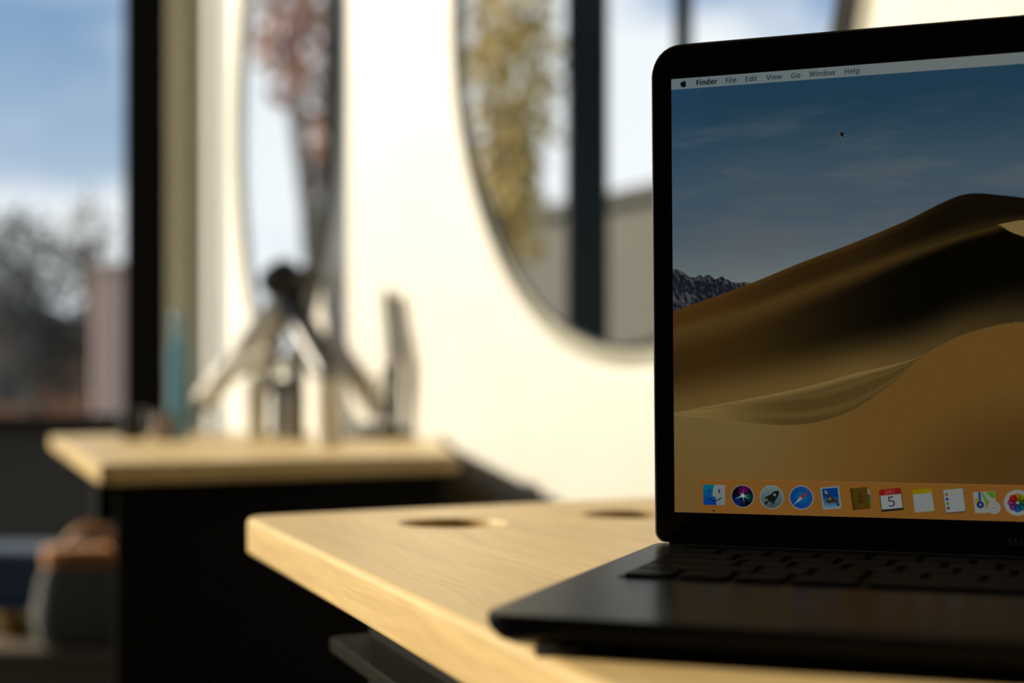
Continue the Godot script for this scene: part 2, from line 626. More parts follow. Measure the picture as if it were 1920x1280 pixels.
func dock_icons() -> void:
	var white := rgb(140, 148, 142)
	# smiling two-tone square
	paint(Vector2(61, 841), Vector2(107, 883), func(p): return p.x > 61 and p.x < 107 and p.y > 841 and p.y < 883, func(p): return rgb(126, 134, 132).lerp(rgb(116, 126, 124), (p.y - 841) / 42.0))
	poly([Vector2(61, 841), Vector2(84.5, 841), Vector2(82, 849), Vector2(80.5, 858), Vector2(80.5, 865.5), Vector2(87, 866), Vector2(87, 874), Vector2(89, 883), Vector2(61, 883)], func(p): return rgb(8, 104, 124).lerp(rgb(8, 56, 140), clampf((p.y - 841.0) / 38.0, 0, 1)))
	stroke([Vector2(74, 851), Vector2(74, 857)], 2.0, rgb(6, 24, 44))
	stroke([Vector2(94.5, 851), Vector2(94.5, 857)], 2.4, rgb(14, 18, 20))
	var smile := []
	for i in 13:
		var f := i / 12.0
		smile.append(Vector2(71.5 + 27 * f, 868.5 + 5.5 * sin(PI * f)))
	stroke(smile, 1.8, rgb(8, 16, 24))
	disc(Vector2(83, 895), 1.9, rgb(30, 10, 4))
	# dark orb with a bright star of light
	disc(Vector2(143, 863.5), 24.0, rgb(128, 122, 116))
	disc(Vector2(143, 863.5), 21.8, func(p):
		var q: Vector2 = (p - Vector2(143, 863.5)) / 22.0
		var c := rgb(6, 7, 14)
		c = c.lerp(rgb(96, 6, 84), clampf(1.2 - (q - Vector2(0.1, -0.62)).length() * 1.7, 0, 1))
		c = c.lerp(rgb(10, 34, 104), clampf(1.0 - (q - Vector2(-0.5, 0.55)).length() * 1.3, 0, 1))
		c = c.lerp(rgb(4, 70, 70), clampf(1.0 - (q - Vector2(0.55, 0.05)).length() * 1.9, 0, 1))
		return c)
	for s in [[-17, 9, rgb(90, 170, 172)], [15, 7, rgb(80, 172, 130)], [16, -1, rgb(40, 128, 110)], [4, 17, rgb(130, 96, 150)], [-9, -8, rgb(112, 84, 130)], [2, -11, rgb(134, 96, 124)]]:
		var tipv := Vector2(143 + s[0], 862 + s[1])
		var side := Vector2(-s[1], s[0]).normalized() * 2.2
		poly([Vector2(143, 862) + side, tipv, Vector2(143, 862) - side], s[2])
	disc(Vector2(143.5, 862), 4.0, rgb(168, 172, 166))
	# rocket on a grey disc
	disc(Vector2(203, 864), 24.5, rgb(128, 136, 134))
	disc(Vector2(203, 864), 22.6, func(p): return rgb(106, 128, 132).lerp(rgb(66, 78, 76), clampf((p.y - 842.0) / 44.0, 0, 1)))
	poly([Vector2(218, 850), Vector2(208, 852), Vector2(201, 858), Vector2(196, 861), Vector2(187, 866), Vector2(194, 867), Vector2(197, 873), Vector2(204, 875), Vector2(204, 882), Vector2(209, 873), Vector2(213, 866), Vector2(217, 859)], rgb(16, 24, 20))
	disc(Vector2(209, 859), 2.8, rgb(116, 130, 128))
	poly([Vector2(188, 880), Vector2(190, 874), Vector2(193, 872), Vector2(196, 875), Vector2(193, 878)], rgb(14, 22, 18))
	# compass
	disc(Vector2(263, 863.5), 24.5, rgb(122, 138, 142))
	disc(Vector2(263, 863.5), 22.4, func(p): return rgb(10, 108, 132).lerp(rgb(12, 44, 128), clampf(p.distance_to(Vector2(265, 862)) / 24.0, 0, 1)))
	for i in 36:
		var d := Vector2(cos(TAU * i / 36), sin(TAU * i / 36))
		stroke([Vector2(263, 863.5) + d * 18.5, Vector2(263, 863.5) + d * 20.5], 0.7, rgb(80, 120, 160))
	poly([Vector2(279, 848), Vector2(260.5, 861), Vector2(265.5, 866)], rgb(150, 26, 44))
	poly([Vector2(247, 879), Vector2(260.5, 861), Vector2(265.5, 866)], rgb(140, 146, 140))
	# postage stamp with a soaring bird
	var st := func(a: float, b: float) -> Vector2:
		return Vector2(322, 862.5) + Vector2(a, b).rotated(-0.12)
	poly([st.call(-18.5, -22.5), st.call(18.5, -22.5), st.call(18.5, 22.5), st.call(-18.5, 22.5)], rgb(118, 132, 146))
	poly([st.call(-15.5, -19.5), st.call(15.5, -19.5), st.call(15.5, 19), st.call(-15.5, 19)], func(p): return rgb(6, 52, 116).lerp(rgb(92, 128, 140), clampf((p.y - 858.0) / 24.0, 0, 1)))
	poly([st.call(-12, -16), st.call(-7, -15), st.call(-2, -6), st.call(4, 1), st.call(14, 7), st.call(12, 12), st.call(3, 9), st.call(-3, 11), st.call(-10, 8), st.call(-9, 4), st.call(-4, 3), st.call(-10, -8)], rgb(48, 40, 26))
	poly([st.call(-12, -16), st.call(-7, -15), st.call(-4, -9), st.call(-9, -8)], rgb(122, 136, 126))
	poly([st.call(-5, 0), st.call(0, -2), st.call(1, 4), st.call(-4, 5)], rgb(112, 96, 52))
	poly([st.call(10, 13), st.call(15, 12), st.call(15, 17), st.call(11, 17)], rgb(10, 30, 52))
	# brown book with coloured tabs
	var bk := func(a: float, b: float) -> Vector2:
		return Vector2(380, 862.5) + Vector2(a, b).rotated(-0.12)
	poly([bk.call(15, -18), bk.call(19, -17), bk.call(19.5, -2), bk.call(15, -2)], rgb(108, 128, 128))
	poly([bk.call(15, -7), bk.call(19.5, -6), bk.call(19.5, 3), bk.call(15, 3)], rgb(16, 70, 110))
	poly([bk.call(15, 1), bk.call(19.5, 1), bk.call(19.5, 12), bk.call(15, 12)], rgb(34, 110, 20))
	poly([bk.call(15, 11), bk.call(19, 11), bk.call(19, 21), bk.call(15, 21)], rgb(120, 66, 14))
	poly([bk.call(-18, -22), bk.call(15.5, -22), bk.call(17, 22), bk.call(-17, 22)], rgb(76, 56, 12))
	poly([bk.call(-18, -22), bk.call(-14, -22), bk.call(-13, 22), bk.call(-17, 22)], rgb(60, 43, 8))
	disc(bk.call(0, -4), 5.0, rgb(64, 46, 10))
	poly([bk.call(-7, 10), bk.call(-4, 2), bk.call(4, 2), bk.call(7, 10)], rgb(64, 46, 10))
	# calendar leaf
	var ca := func(a: float, b: float) -> Vector2:
		return Vector2(440, 862.5) + Vector2(a, b).rotated(-0.12)
	poly([ca.call(-21, -19), ca.call(21, -19), ca.call(21.5, 23), ca.call(-21.5, 23)], rgb(20, 18, 16))
	poly([ca.call(-20, -19), ca.call(20, -19), ca.call(20.5, 19), ca.call(-20.5, 19)], rgb(138, 144, 142))
	poly([ca.call(-21, -14), ca.call(-19, -21), ca.call(19, -21), ca.call(21, -14), ca.call(21, -9), ca.call(-21, -9)], rgb(128, 20, 20))
	var dp: Vector2 = ca.call(-9.5, -11.2)
	write("DEC", dp.x, dp.x + 19, dp.y, 7.2, false, rgb(176, 116, 106), -0.12)
	var fp: Vector2 = ca.call(-6.0, 14.0)
	write("5", fp.x, fp.x + 12, fp.y, 20.0, false, rgb(30, 34, 34), -0.12)
	# notepad with a yellow head
	var no := func(a: float, b: float) -> Vector2:
		return Vector2(501, 862.5) + Vector2(a, b).rotated(-0.12)
	poly([no.call(-18, -21), no.call(18.5, -21), no.call(19, 23), no.call(-18.5, 23)], rgb(130, 136, 132))
	poly([no.call(-18.5, -22), no.call(18.5, -22), no.call(18.5, -13), no.call(-18.5, -13)], rgb(134, 118, 6))
	# list with coloured dots
	var re := func(a: float, b: float) -> Vector2:
		return Vector2(560, 862.5) + Vector2(a, b).rotated(-0.12)
	poly([re.call(-18, -22), re.call(17, -23), re.call(19, -20), re.call(19, 22), re.call(17, 24), re.call(-17, 24), re.call(-19, 21), re.call(-19, -20)], rgb(60, 56, 48))
	poly([re.call(-17, -23), re.call(17, -23), re.call(18.5, -21), re.call(18.5, 20), re.call(17, 22), re.call(-17, 22), re.call(-18.5, 20), re.call(-18.5, -21)], rgb(134, 140, 136))
	for i in 4:
		disc(re.call(-13.0, -13.5 + i * 9.0), 2.9, [rgb(124, 66, 26), rgb(36, 44, 128), rgb(40, 120, 22), rgb(90, 40, 96)][i])
		stroke([re.call(-7, -11.0 + i * 9.0), re.call(15, -11.0 + i * 9.0)], 0.6, rgb(118, 124, 120))
	# map with a compass plate
	var mp := func(a: float, b: float) -> Vector2:
		return Vector2(617, 863.5) + Vector2(a, b).rotated(-0.08)
	poly([mp.call(-21, -20), mp.call(20, -20), mp.call(20, 21), mp.call(-20, 21)], rgb(134, 136, 126))
	poly([mp.call(3, -19), mp.call(19, -19), mp.call(19, -6), mp.call(12, -8)], rgb(66, 128, 30))
	poly([mp.call(-6, -18), mp.call(-2, -18), mp.call(4, -4), mp.call(12, 4), mp.call(8, 10), mp.call(0, 0)], rgb(82, 124, 30))
	poly([mp.call(-18, -8), mp.call(-12, -8), mp.call(-12, 3), mp.call(-18, 1)], rgb(130, 116, 26))
	poly([mp.call(0, 2), mp.call(8, 2), mp.call(6, 14), mp.call(0, 12)], rgb(124, 108, 30))
	stroke([mp.call(-9, -18), mp.call(-9, 2)], 4.4, rgb(10, 62, 124))
	disc(mp.call(-9, 5), 6.6, rgb(12, 26, 82))
	poly([mp.call(-9, 0.5), mp.call(-6, 8), mp.call(-9, 6.4), mp.call(-12, 8)], rgb(126, 146, 156))
	disc(mp.call(16, 12), 12.6, rgb(116, 120, 114))
	disc(mp.call(16, 12), 11.4, rgb(138, 142, 136))
	for i in 24:
		var d := Vector2(cos(TAU * i / 24), sin(TAU * i / 24))
		stroke([mp.call(16, 12) + d * 6.8, mp.call(16, 12) + d * 8.8], 0.7, rgb(84, 88, 84))
	var q: Vector2 = mp.call(12.2, 14.4)
	write("90", q.x, q.x + 7.6, q.y, 4.8, false, rgb(70, 74, 70))
	# flower of coloured petals on white
	disc(Vector2(677, 863.5), 25.5, rgb(130, 128, 122))
	disc(Vector2(677, 863.5), 23.6, rgb(136, 138, 132))
	var petal := [rgb(142, 96, 8), rgb(112, 116, 10), rgb(30, 84, 16), rgb(8, 90, 84), rgb(16, 70, 128), rgb(74, 46, 108), rgb(104, 40, 90), rgb(138, 26, 18)]
	for i in 8:
		var a := -PI / 2.0 + TAU * i / 8.0
		disc(Vector2(677, 863.5) + Vector2(cos(a), sin(a)) * 11.0, 7.6, petal[i])
	for i in 8:
		var a := -PI / 2.0 + TAU * (i + 0.5) / 8.0
		stroke([Vector2(677, 863.5) + Vector2(cos(a), sin(a)) * 4.0, Vector2(677, 863.5) + Vector2(cos(a), sin(a)) * 13.0], 2.6, petal[i].darkened(0.55))
	disc(Vector2(677, 863.5), 2.6, rgb(140, 140, 132))
	# the rest of the row, beyond the picture's edge: plain tiles
	for i in 10:
		var cx := 738.0 + i * 60.0
		var tile: Color = [rgb(24, 88, 40), rgb(110, 112, 110), rgb(120, 60, 20), rgb(16, 62, 120), rgb(96, 30, 40), rgb(128, 126, 118), rgb(30, 36, 44), rgb(90, 94, 98), rgb(20, 80, 96), rgb(122, 122, 120)][i]
		disc(Vector2(cx, 863.5), 23.0, white.darkened(0.1))
		disc(Vector2(cx, 863.5), 21.0, tile)


# ---------------------------------------------------------------- sky
func sky_picture() -> ImageTexture:
	var w := 1024
	var h := 512
	var img := Image.create(w, h, false, Image.FORMAT_RGBF)
	var big := noise(1.5, 1714, 4)
	var small := noise(4.5, 1715, 4)
	for y in h:
		var el := PI / 2.0 - PI * (y + 0.5) / h
		for x in w:
			var az := TAU * (x + 0.5) / w
			var d := Vector3(sin(az) * cos(el), sin(el), -cos(az) * cos(el))
			var up := maxf(d.y, 0.0)
			var blue := Color(0.62, 0.74, 0.84).lerp(Color(0.20, 0.36, 0.60), smoothstep(0.02, 0.30, up))
			var k := big.get_noise_3dv(d * Vector3(1, 1.8, 1)) + 0.45 * small.get_noise_3dv(d * Vector3(1, 2.2, 1))
			var cover := smoothstep(-0.28, 0.16, k)
			var c := blue.lerp(Color(0.97, 1.02, 1.04), cover * 0.95)
			img.set_pixel(x, y, c)
	return ImageTexture.create_from_image(img)


# ---------------------------------------------------------------- build
func _ready() -> void:
	light_and_lens()
	materials()
	room()
	outside()
	near_desk()
	laptop()
	far_table()
	table_things()
	bench_corner()

func light_and_lens() -> void:
	var cam := Camera3D.new()
	cam.name = "camera"
	add_child(cam)
	cam.position = Vector3(0, EYE, 0)
	var a := CameraAttributesPhysical.new()
	a.frustum_focal_length = 50.0
	a.frustum_near = 0.05
	a.frustum_far = 400.0
	a.frustum_focus_distance = 0.575
	a.exposure_aperture = 4.6
	cam.attributes = a
	var near := 0.05
	# a level camera with its lens shifted upwards: the horizon lies 104 of 1280 lines below the middle
	cam.set_frustum(1280.0 / 2667.0 * near, Vector2(0, 104.0 / 2667.0 * near), near, 400.0)
	cam.current = true
	var env := Environment.new()
	env.background_mode = Environment.BG_SKY
	var sky := Sky.new()
	var pan := PanoramaSkyMaterial.new()
	pan.panorama = sky_picture()
	sky.sky_material = pan
	env.sky = sky
	env.tonemap_mode = Environment.TONE_MAPPER_LINEAR
	env.tonemap_exposure = 1.0
	env.sdfgi_enabled = true
	env.ssao_enabled = true
	env.ssil_enabled = true
	var we := WorldEnvironment.new()
	we.name = "surroundings"
	we.environment = env
	add_child(we)
	var sun := DirectionalLight3D.new()
	sun.name = "sun"
	sun.light_color = Color(1.0, 0.945, 0.845)
	sun.light_energy = 2.6
	sun.light_angular_distance = 0.6
	sun.shadow_enabled = true
	add_child(sun)
	var to_sun := Vector3(-0.97, 0.46, -0.242).normalized()
	sun.look_at_from_position(to_sun * 20.0, Vector3.ZERO, Vector3.UP)

func materials() -> void:
	var g := maple(3)
	var wood := mat(Color.WHITE, 0.42, 0.0, 0.4)
	wood.albedo_texture = g[0]
	wood.uv1_triplanar = true
	wood.uv1_scale = Vector3(1.3, 5.0, 5.0)
	M.wood = wood
	var old := wood.duplicate()
	old.uv1_offset = Vector3(0.37, 0.21, 0.5)
	M.wood2 = old
	M.white = mat(lin(0.79, 0.77, 0.70), 0.5)
	M.white.albedo_texture = mottled(Color(0.97, 0.97, 0.965), Color(1, 1, 1), 0.02, 41)
	M.white.uv1_triplanar = true
	M.frame = mat(lin(0.34, 0.335, 0.27), 0.6, 0.0, 0.3)
	M.gasket = mat(lin(0.012, 0.011, 0.008), 0.6, 0.0, 0.2)
	M.post = mat(lin(0.012, 0.014, 0.012), 0.5)
	M.olive = mat(lin(0.55, 0.51, 0.36), 0.7)
	M.black = mat(lin(0.006, 0.006, 0.005), 0.7, 0.0, 0.15)
	M.satin = mat(lin(0.012, 0.013, 0.010), 0.4, 0.0, 0.25)
	M.dusty = mat(Color.WHITE, 0.5, 0.0, 0.12)
	M.dusty.albedo_texture = speckle(lin(0.012, 0.012, 0.009), lin(0.20, 0.19, 0.14), 0.02, 8)
	M.dusty.uv1_triplanar = true
	M.dusty.uv1_scale = Vector3(6, 6, 6)
	M.dark_wall = mat(lin(0.030, 0.030, 0.028), 0.8)
	M.grey_wall = mat(lin(0.055, 0.056, 0.052), 0.8)
	M.floor = mat(Color.WHITE, 0.55)
	M.floor.albedo_texture = mottled(lin(0.06, 0.045, 0.03), lin(0.10, 0.075, 0.05), 0.03, 5)
	M.floor.uv1_triplanar = true
	M.ceiling = mat(lin(0.30, 0.30, 0.28), 0.8)
	M.pane = glass_mat(0.03, Color(0.04, 0.06, 0.06))
	M.grey_metal = mat(lin(0.004, 0.0043, 0.0043), 0.28, 0.0, 0.16)
	M.lid_metal = mat(lin(0.20, 0.20, 0.20), 0.32, 1.0)
	M.bezel = mat(lin(0.002, 0.002, 0.002), 0.08, 0.0, 0.14)
	M.key = mat(lin(0.003, 0.003, 0.003), 0.36, 0.0, 0.06)
	M.rubber = mat(lin(0.006, 0.006, 0.006), 0.8, 0.0, 0.3)

func slab(called: String, c: Vector3, s: Vector3, m: Material, label := "") -> MeshInstance3D:
	var b := MB.new()
	b.box(Vector3.ZERO, s, 0.0)
	return struct(called, b, m, label, c)

const NEAR_T := Vector3(0.643, 0, 0.766)      # along the near white wall, to the right and towards the camera
const FAR_T := Vector3(-0.407, 0, -0.914)     # along the far white wall, away from the corner
const CORNER := Vector3(-0.304, 0, -2.703)    # where the two white walls meet

func room() -> void:
	var hgt := 3.8
	slab("floor", Vector3(-0.55, -0.05, -1.38), Vector3(4.0, 0.1, 5.8), M.floor, "dark brown floor of the room")
	slab("ceiling", Vector3(-0.55, hgt + 0.05, -1.38), Vector3(4.0, 0.1, 5.8), M.ceiling, "plain ceiling of the room")
	# near white wall with an oval opening; local x runs right along the wall from the corner
	var tn := NEAR_T.normalized()
	var bn := Basis(tn, Vector3.UP, tn.cross(Vector3.UP))
	var off := 0.33
	var oc := Vector2(0.426 + off, 1.479)
	struct("wall_right", ring_plate(ellipse(oc, 0.441, 0.615), rect_ring(oc, Vector2(0.0, 0.0), Vector2(2.52, hgt)), -0.024, 0.0, 0.009), M.white, "sunlit white wall panel with a large oval window opening behind the laptop", CORNER, bn)
	oval_window("window_1", Vector2(0.395 + off, 1.479), 0.407, 0.578, oc, 0.441, 0.615, Vector2(0.412 + off, 1.479), 0.4245, CORNER, bn)
	# far white wall; local x runs towards the corner so that its room side faces left
	var tf := -FAR_T.normalized()
	var bf := Basis(tf, Vector3.UP, tf.cross(Vector3.UP))
	var fc := Vector2(-0.53, 1.479)
	struct("wall_far", ring_plate(ellipse(fc, 0.462, 0.603), rect_ring(fc, Vector2(-1.40, 0.0), Vector2(0.0, hgt)), -0.024, 0.0, 0.009), M.white, "white wall panel with a narrow-looking oval window behind the tripod", CORNER, bf)
	oval_window("window_2", Vector2(-0.567, 1.479), 0.379, 0.57, fc, 0.462, 0.603, Vector2(-0.517, 1.479), 0.431, CORNER, bf)
	# grey-green pilaster and black post at the end of the far wall
	var pil := MB.new()
	pil.extrude(ccw([Vector2(-0.872, -3.985), Vector2(-0.957, -3.945), Vector2(-0.965, -4.06), Vector2(-0.90, -4.10)], 0.006, 3), [[0.0, 0.0], [0.0, hgt]])
	struct("trim_1", pil, M.olive, "olive grey pilaster between the black post and the far white wall")
	var post := MB.new()
	post.box(Vector3.ZERO, Vector3(0.124, hgt, 0.09), 0.004)
	struct("trim_2", post, M.black, "tall black post at the right side of the left window", Vector3(-1.056, hgt / 2, -4.14))
	# back wall with a wide window left of the post
	var sill := 0.745
	slab("wall_back", Vector3(-1.765, sill / 2, -4.20), Vector3(1.34, sill, 0.12), M.grey_wall, "dark grey wall below the left window")
	slab("trim_3", Vector3(-1.765, hgt - 0.06, -4.20), Vector3(1.34, 0.12, 0.12), M.black, "black head of the left window")
	slab("trim_4", Vector3(-1.765, sill + 0.012, -4.18), Vector3(1.32, 0.024, 0.20), M.black, "black sill of the left window")
	var bp := MB.new()
	bp.box(Vector3.ZERO, Vector3(1.30, hgt - 0.12 - sill - 0.024, 0.006))
	struct("window_3", bp, M.pane, "clear pane of the wide window at the left", Vector3(-1.77, (hgt - 0.12 + sill + 0.024) / 2, -4.21))
	# left wall: glazed in its far half, solid beside the camera
	slab("wall_left", Vector3(-2.45, 0.15, -2.54), Vector3(0.1, 0.3, 3.28), M.dark_wall)
	slab("trim_5", Vector3(-2.45, hgt / 2, -4.20), Vector3(0.09, hgt, 0.10), M.black)
	slab("trim_7", Vector3(-2.45, hgt / 2 + 0.12, -3.32), Vector3(0.08, hgt - 0.36, 0.10), M.black)
	slab("trim_6", Vector3(-2.45, hgt - 0.03, -2.54), Vector3(0.1, 0.06, 3.26), M.black)
	for w in [["window_4", -3.27, -0.91], ["window_5", -4.15, -3.37]]:
		var gp := MB.new()
		gp.box(Vector3.ZERO, Vector3(0.006, hgt - 0.36, w[2] - w[1]))
		struct(w[0], gp, M.pane, "", Vector3(-2.45, (hgt + 0.24) / 2, (w[1] + w[2]) / 2))
	slab("wall_left_rear", Vector3(-2.45, hgt / 2, 0.25), Vector3(0.1, hgt, 2.3), M.dark_wall)
	slab("wall_rear", Vector3(-0.55, hgt / 2, 1.45), Vector3(4.0, hgt, 0.1), M.dark_wall)
	slab("wall_side", Vector3(1.38, hgt / 2, 0.34), Vector3(0.1, hgt, 2.3), M.dark_wall)

func oval_window(called: String, c: Vector2, a: float, b: float, oc: Vector2, oa: float, ob: float, gc: Vector2, ga: float, at: Vector3, turn: Basis) -> void:
	var root := Node3D.new()
	root.name = called
	add_child(root)
	root.transform = Transform3D(turn, at)
	root.set_meta("kind", "structure")
	put("window_frame", ring_plate(ellipse(c, a, b), ellipse(oc, oa + 0.0005, ob + 0.0005), -0.020, -0.008, 0.003), M.frame, root)
	# black rubber lip, broad on the right side and thin on the left
	put("gasket", ring_plate(ellipse(c, a - 0.001, b - 0.001), ellipse(gc, ga, b + 0.005), -0.010, -0.0055), M.gasket, root)
	# a single sheet set into the frame
	var g := MB.new()
	var ring := PackedVector3Array()
	for p in ellipse(c, a + 0.004, b + 0.004):
		ring.append(Vector3(p.x, p.y, -0.014))
	g.fan(ring, true)
	put("pane", g.mesh(38.0, true), M.pane, root)

func outside() -> void:
	var gm := mat(Color.WHITE, 0.9)
	gm.albedo_texture = mottled(lin(0.12, 0.11, 0.09), lin(0.20, 0.19, 0.15), 0.02, 14)
	gm.uv1_triplanar = true
	gm.uv1_scale = Vector3(0.4, 0.4, 0.4)
	slab("ground", Vector3(0, -0.45, -30), Vector3(160, 0.3, 140), gm, "grey pavement outside the windows")
	# steel posts of the canopy that stands behind the near oval window
	var pm := mat(lin(0.006, 0.011, 0.009), 0.5, 0.0, 0.25)
	for p in [[0.173, 3.30, 0.096, "broad black steel post seen through the large oval window"], [0.402, 3.34, 0.040, "thin dark steel post seen just left above the laptop lid"]]:
		var b := MB.new()
		b.box(Vector3(0, 1.6, 0), Vector3(p[2], 3.8, p[2]), 0.004)
		b.box(Vector3(0, -0.29, 0), Vector3(p[2] + 0.06, 0.02, p[2] + 0.06), 0.002)
		var o := put("steel_post" if p[2] > 0.05 else "slim_steel_post", b, pm, self, pt(p[0], p[1]))
		tag(o, p[3], "post")
	# low grey building beyond the near oval
	var r := Basis(Vector3.UP, deg_to_rad(-59))
	var gb := thing("grey_building", "long low grey concrete building beyond the large oval window", "building", pt(1.714, 15.03, -0.3), r)
	var cm := mat(Color.WHITE, 0.85)
	cm.albedo_texture = mottled(lin(0.075, 0.074, 0.062), lin(0.095, 0.093, 0.078), 0.02, 17)
	cm.uv1_triplanar = true
	var wb := MB.new()
	wb.box(Vector3(0, 1.4, 0), Vector3(7.0, 2.8, 4.0), 0.02)
	put("wall", wb, cm, gb)
	var rb := MB.new()
	rb.box(Vector3(0, 2.86, 0), Vector3(7.2, 0.12, 4.2), 0.02)
	put("roof_edge", rb, mat(lin(0.06, 0.06, 0.05), 0.8), gb)
	# brown brick house far to the left
	var bh := thing("brick_house", "brown brick house far off in the left window", "building", pt(-12.6, 36.0, -0.3), Basis(Vector3.UP, deg_to_rad(18)))
	var bm := mat(Color.WHITE, 0.9)
	bm.albedo_texture = mottled(lin(0.26, 0.12, 0.06), lin(0.42, 0.20, 0.11), 0.05, 19)
	bm.uv1_triplanar = true
	var hb := MB.new()
	hb.box(Vector3(0, 1.3, 0), Vector3(7.0, 2.6, 5.0), 0.02)
	put("wall", hb, bm, bh)
	var hr := MB.new()
	hr.extrude(ccw([Vector2(-3.8, 0.0), Vector2(3.8, 0.0), Vector2(0.0, 0.75)], 0.0), [[0.0, -2.7], [0.0, 2.7]])
	put("roof", hr, mat(lin(0.06, 0.05, 0.045), 0.9), bh, Vector3(0, 2.6, 0), Basis(Vector3.RIGHT, Vector3.BACK, Vector3.UP).inverse())
	for k in 3:
		var wn := MB.new()
		wn.box(Vector3(-2.1 + k * 2.1, 1.5, 2.51), Vector3(0.9, 1.1, 0.04), 0.01)
		put("window", wn, mat(lin(0.02, 0.025, 0.03), 0.2), bh)
	# pink plastered pier
	var pi := thing("plaster_pier", "pinkish plaster pier standing outside the left window beside the black post", "pier", pt(-2.51, 8.9, -0.3))
	var pb := MB.new()
	pb.box(Vector3(0, 0.95, 0), Vector3(0.18, 1.9, 0.18), 0.01)
	put("shaft", pb, mat(lin(0.60, 0.42, 0.36), 0.85), pi)
	var pc := MB.new()
	pc.box(Vector3(0, 1.93, 0), Vector3(0.23, 0.06, 0.23), 0.012)
	put("cap", pc, mat(lin(0.52, 0.44, 0.40), 0.85), pi)
	# trees
	tree("autumn_tree", "yellow autumn tree filling the left of the large oval window", pt(0.02, 10.5, -0.3), 2.0, [[Vector3(-0.05, 3.7, 0), Vector3(0.42, 1.15, 0.5)], [Vector3(0.0, 2.7, 0), Vector3(0.26, 0.7, 0.4)]], lin(0.56, 0.40, 0.10), lin(0.34, 0.30, 0.12), 1500, 51)
	tree("autumn_tree", "rust-brown autumn tree at the top of the narrow-looking oval window", pt(-1.30, 10.0, -0.3), 2.2, [[Vector3(-0.22, 3.75, 0), Vector3(0.34, 0.62, 0.4)], [Vector3(0.02, 2.9, 0), Vector3(0.13, 0.5, 0.3)]], lin(0.44, 0.17, 0.06), lin(0.24, 0.12, 0.06), 650, 52)
	tree("dark_tree", "dark grey-green tree at the left edge of the left window", pt(-5.0, 15.0, -0.3), 1.6, [[Vector3(-0.25, 2.2, 0), Vector3(0.75, 0.95, 0.6)], [Vector3(0.12, 1.55, 0), Vector3(0.5, 0.5, 0.5)]], lin(0.05, 0.055, 0.05), lin(0.09, 0.09, 0.08), 2200, 53)
	tree("bare_tree", "thin bare grey tree in the middle of the left window", pt(-4.6, 15.5, -0.3), 2.6, [[Vector3(0.0, 2.8, 0), Vector3(0.30, 0.55, 0.3)]], lin(0.12, 0.11, 0.10), lin(0.2, 0.18, 0.16), 140, 54)

func tree(called: String, label: String, at: Vector3, trunk: float, crowns: Array, c0: Color, c1: Color, count: int, sd: int) -> void:
	var rng := RandomNumberGenerator.new()
	rng.seed = sd
	var t := thing(called, label, "tree", at)
	var bark := mat(lin(0.07, 0.055, 0.04), 0.9)
	var b := MB.new()
	var top: Vector3 = crowns[0][0]
	b.tube([Vector3.ZERO, Vector3(0.02, trunk * 0.5, 0.01), Vector3(top.x * 0.6, trunk, 0), top], [0.09, 0.07, 0.05, 0.02], 10)
	put("trunk", b, bark, t)
	for k in 7:
		var br := MB.new()
		var cr: Array = crowns[k % crowns.size()]
		var from := Vector3(top.x * 0.5, trunk * rng.randf_range(0.6, 1.1), 0)
		var to: Vector3 = cr[0] + Vector3(rng.randf_range(-0.8, 0.8) * cr[1].x, rng.randf_range(-0.2, 0.8) * cr[1].y, rng.randf_range(-0.7, 0.7) * cr[1].z)
		br.tube([from, from.lerp(to, 0.5) + Vector3(0, 0.08, 0), to], [0.03, 0.018, 0.006], 7)
		put("branch", br, bark, t)
	var leaf := MB.new()
	leaf.quad(Vector3(0, 0, 0), Vector3(0.35, 0.12, 0.4), Vector3(0, 0, 1), Vector3(-0.35, 0.12, 0.4))
	var lm := mat(Color.WHITE, 0.7)
	lm.vertex_color_use_as_albedo = true
	lm.cull_mode = BaseMaterial3D.CULL_DISABLED
	lm.backlight_enabled = true
	lm.backlight = Color(0.45, 0.45, 0.4)
	var mm := MultiMesh.new()
	mm.transform_format = MultiMesh.TRANSFORM_3D
	mm.use_colors = true
	mm.mesh = leaf.mesh(38.0, true)
	mm.mesh.surface_set_material(0, lm)
	mm.instance_count = count
	for i in count:
		var cr: Array = crowns[0] if rng.randf() < 0.68 or crowns.size() == 1 else crowns[1]
		var d := Vector3(rng.randfn(), rng.randfn(), rng.randfn()).normalized() * pow(rng.randf(), 0.45)
		var p: Vector3 = cr[0] + d * cr[1]
		var s := rng.randf_range(0.07, 0.13)
		var ba := Basis.from_euler(Vector3(rng.randf() * TAU, rng.randf() * TAU, rng.randf() * TAU)).scaled(Vector3(s, s, s))
		mm.set_instance_transform(i, Transform3D(ba, p))
		mm.set_instance_color(i, c0.srgb_to_linear().lerp(c1.srgb_to_linear(), rng.randf()))
	var mi := MultiMeshInstance3D.new()
	mi.name = "foliage"
	mi.multimesh = mm
	mi.set_meta("kind", "stuff")
	t.add_child(mi, true)

# ---------------------------------------------------------------- near desk
func to_local2(b: Basis, o: Vector3, pts: Array) -> Array:
	var r := []
	for p in pts:
		var q: Vector3 = b.inverse() * (Vector3(p.x, 0, -p.y) - Vector3(o.x, 0, o.z))
		r.append(Vector2(q.x, q.z))
	return r

func hole(c: Vector2, r: float) -> PackedVector2Array:
	var o := PackedVector2Array()
	for i in 40:
		o.append(c + Vector2(cos(TAU * i / 40), sin(TAU * i / 40)) * r)
	return o

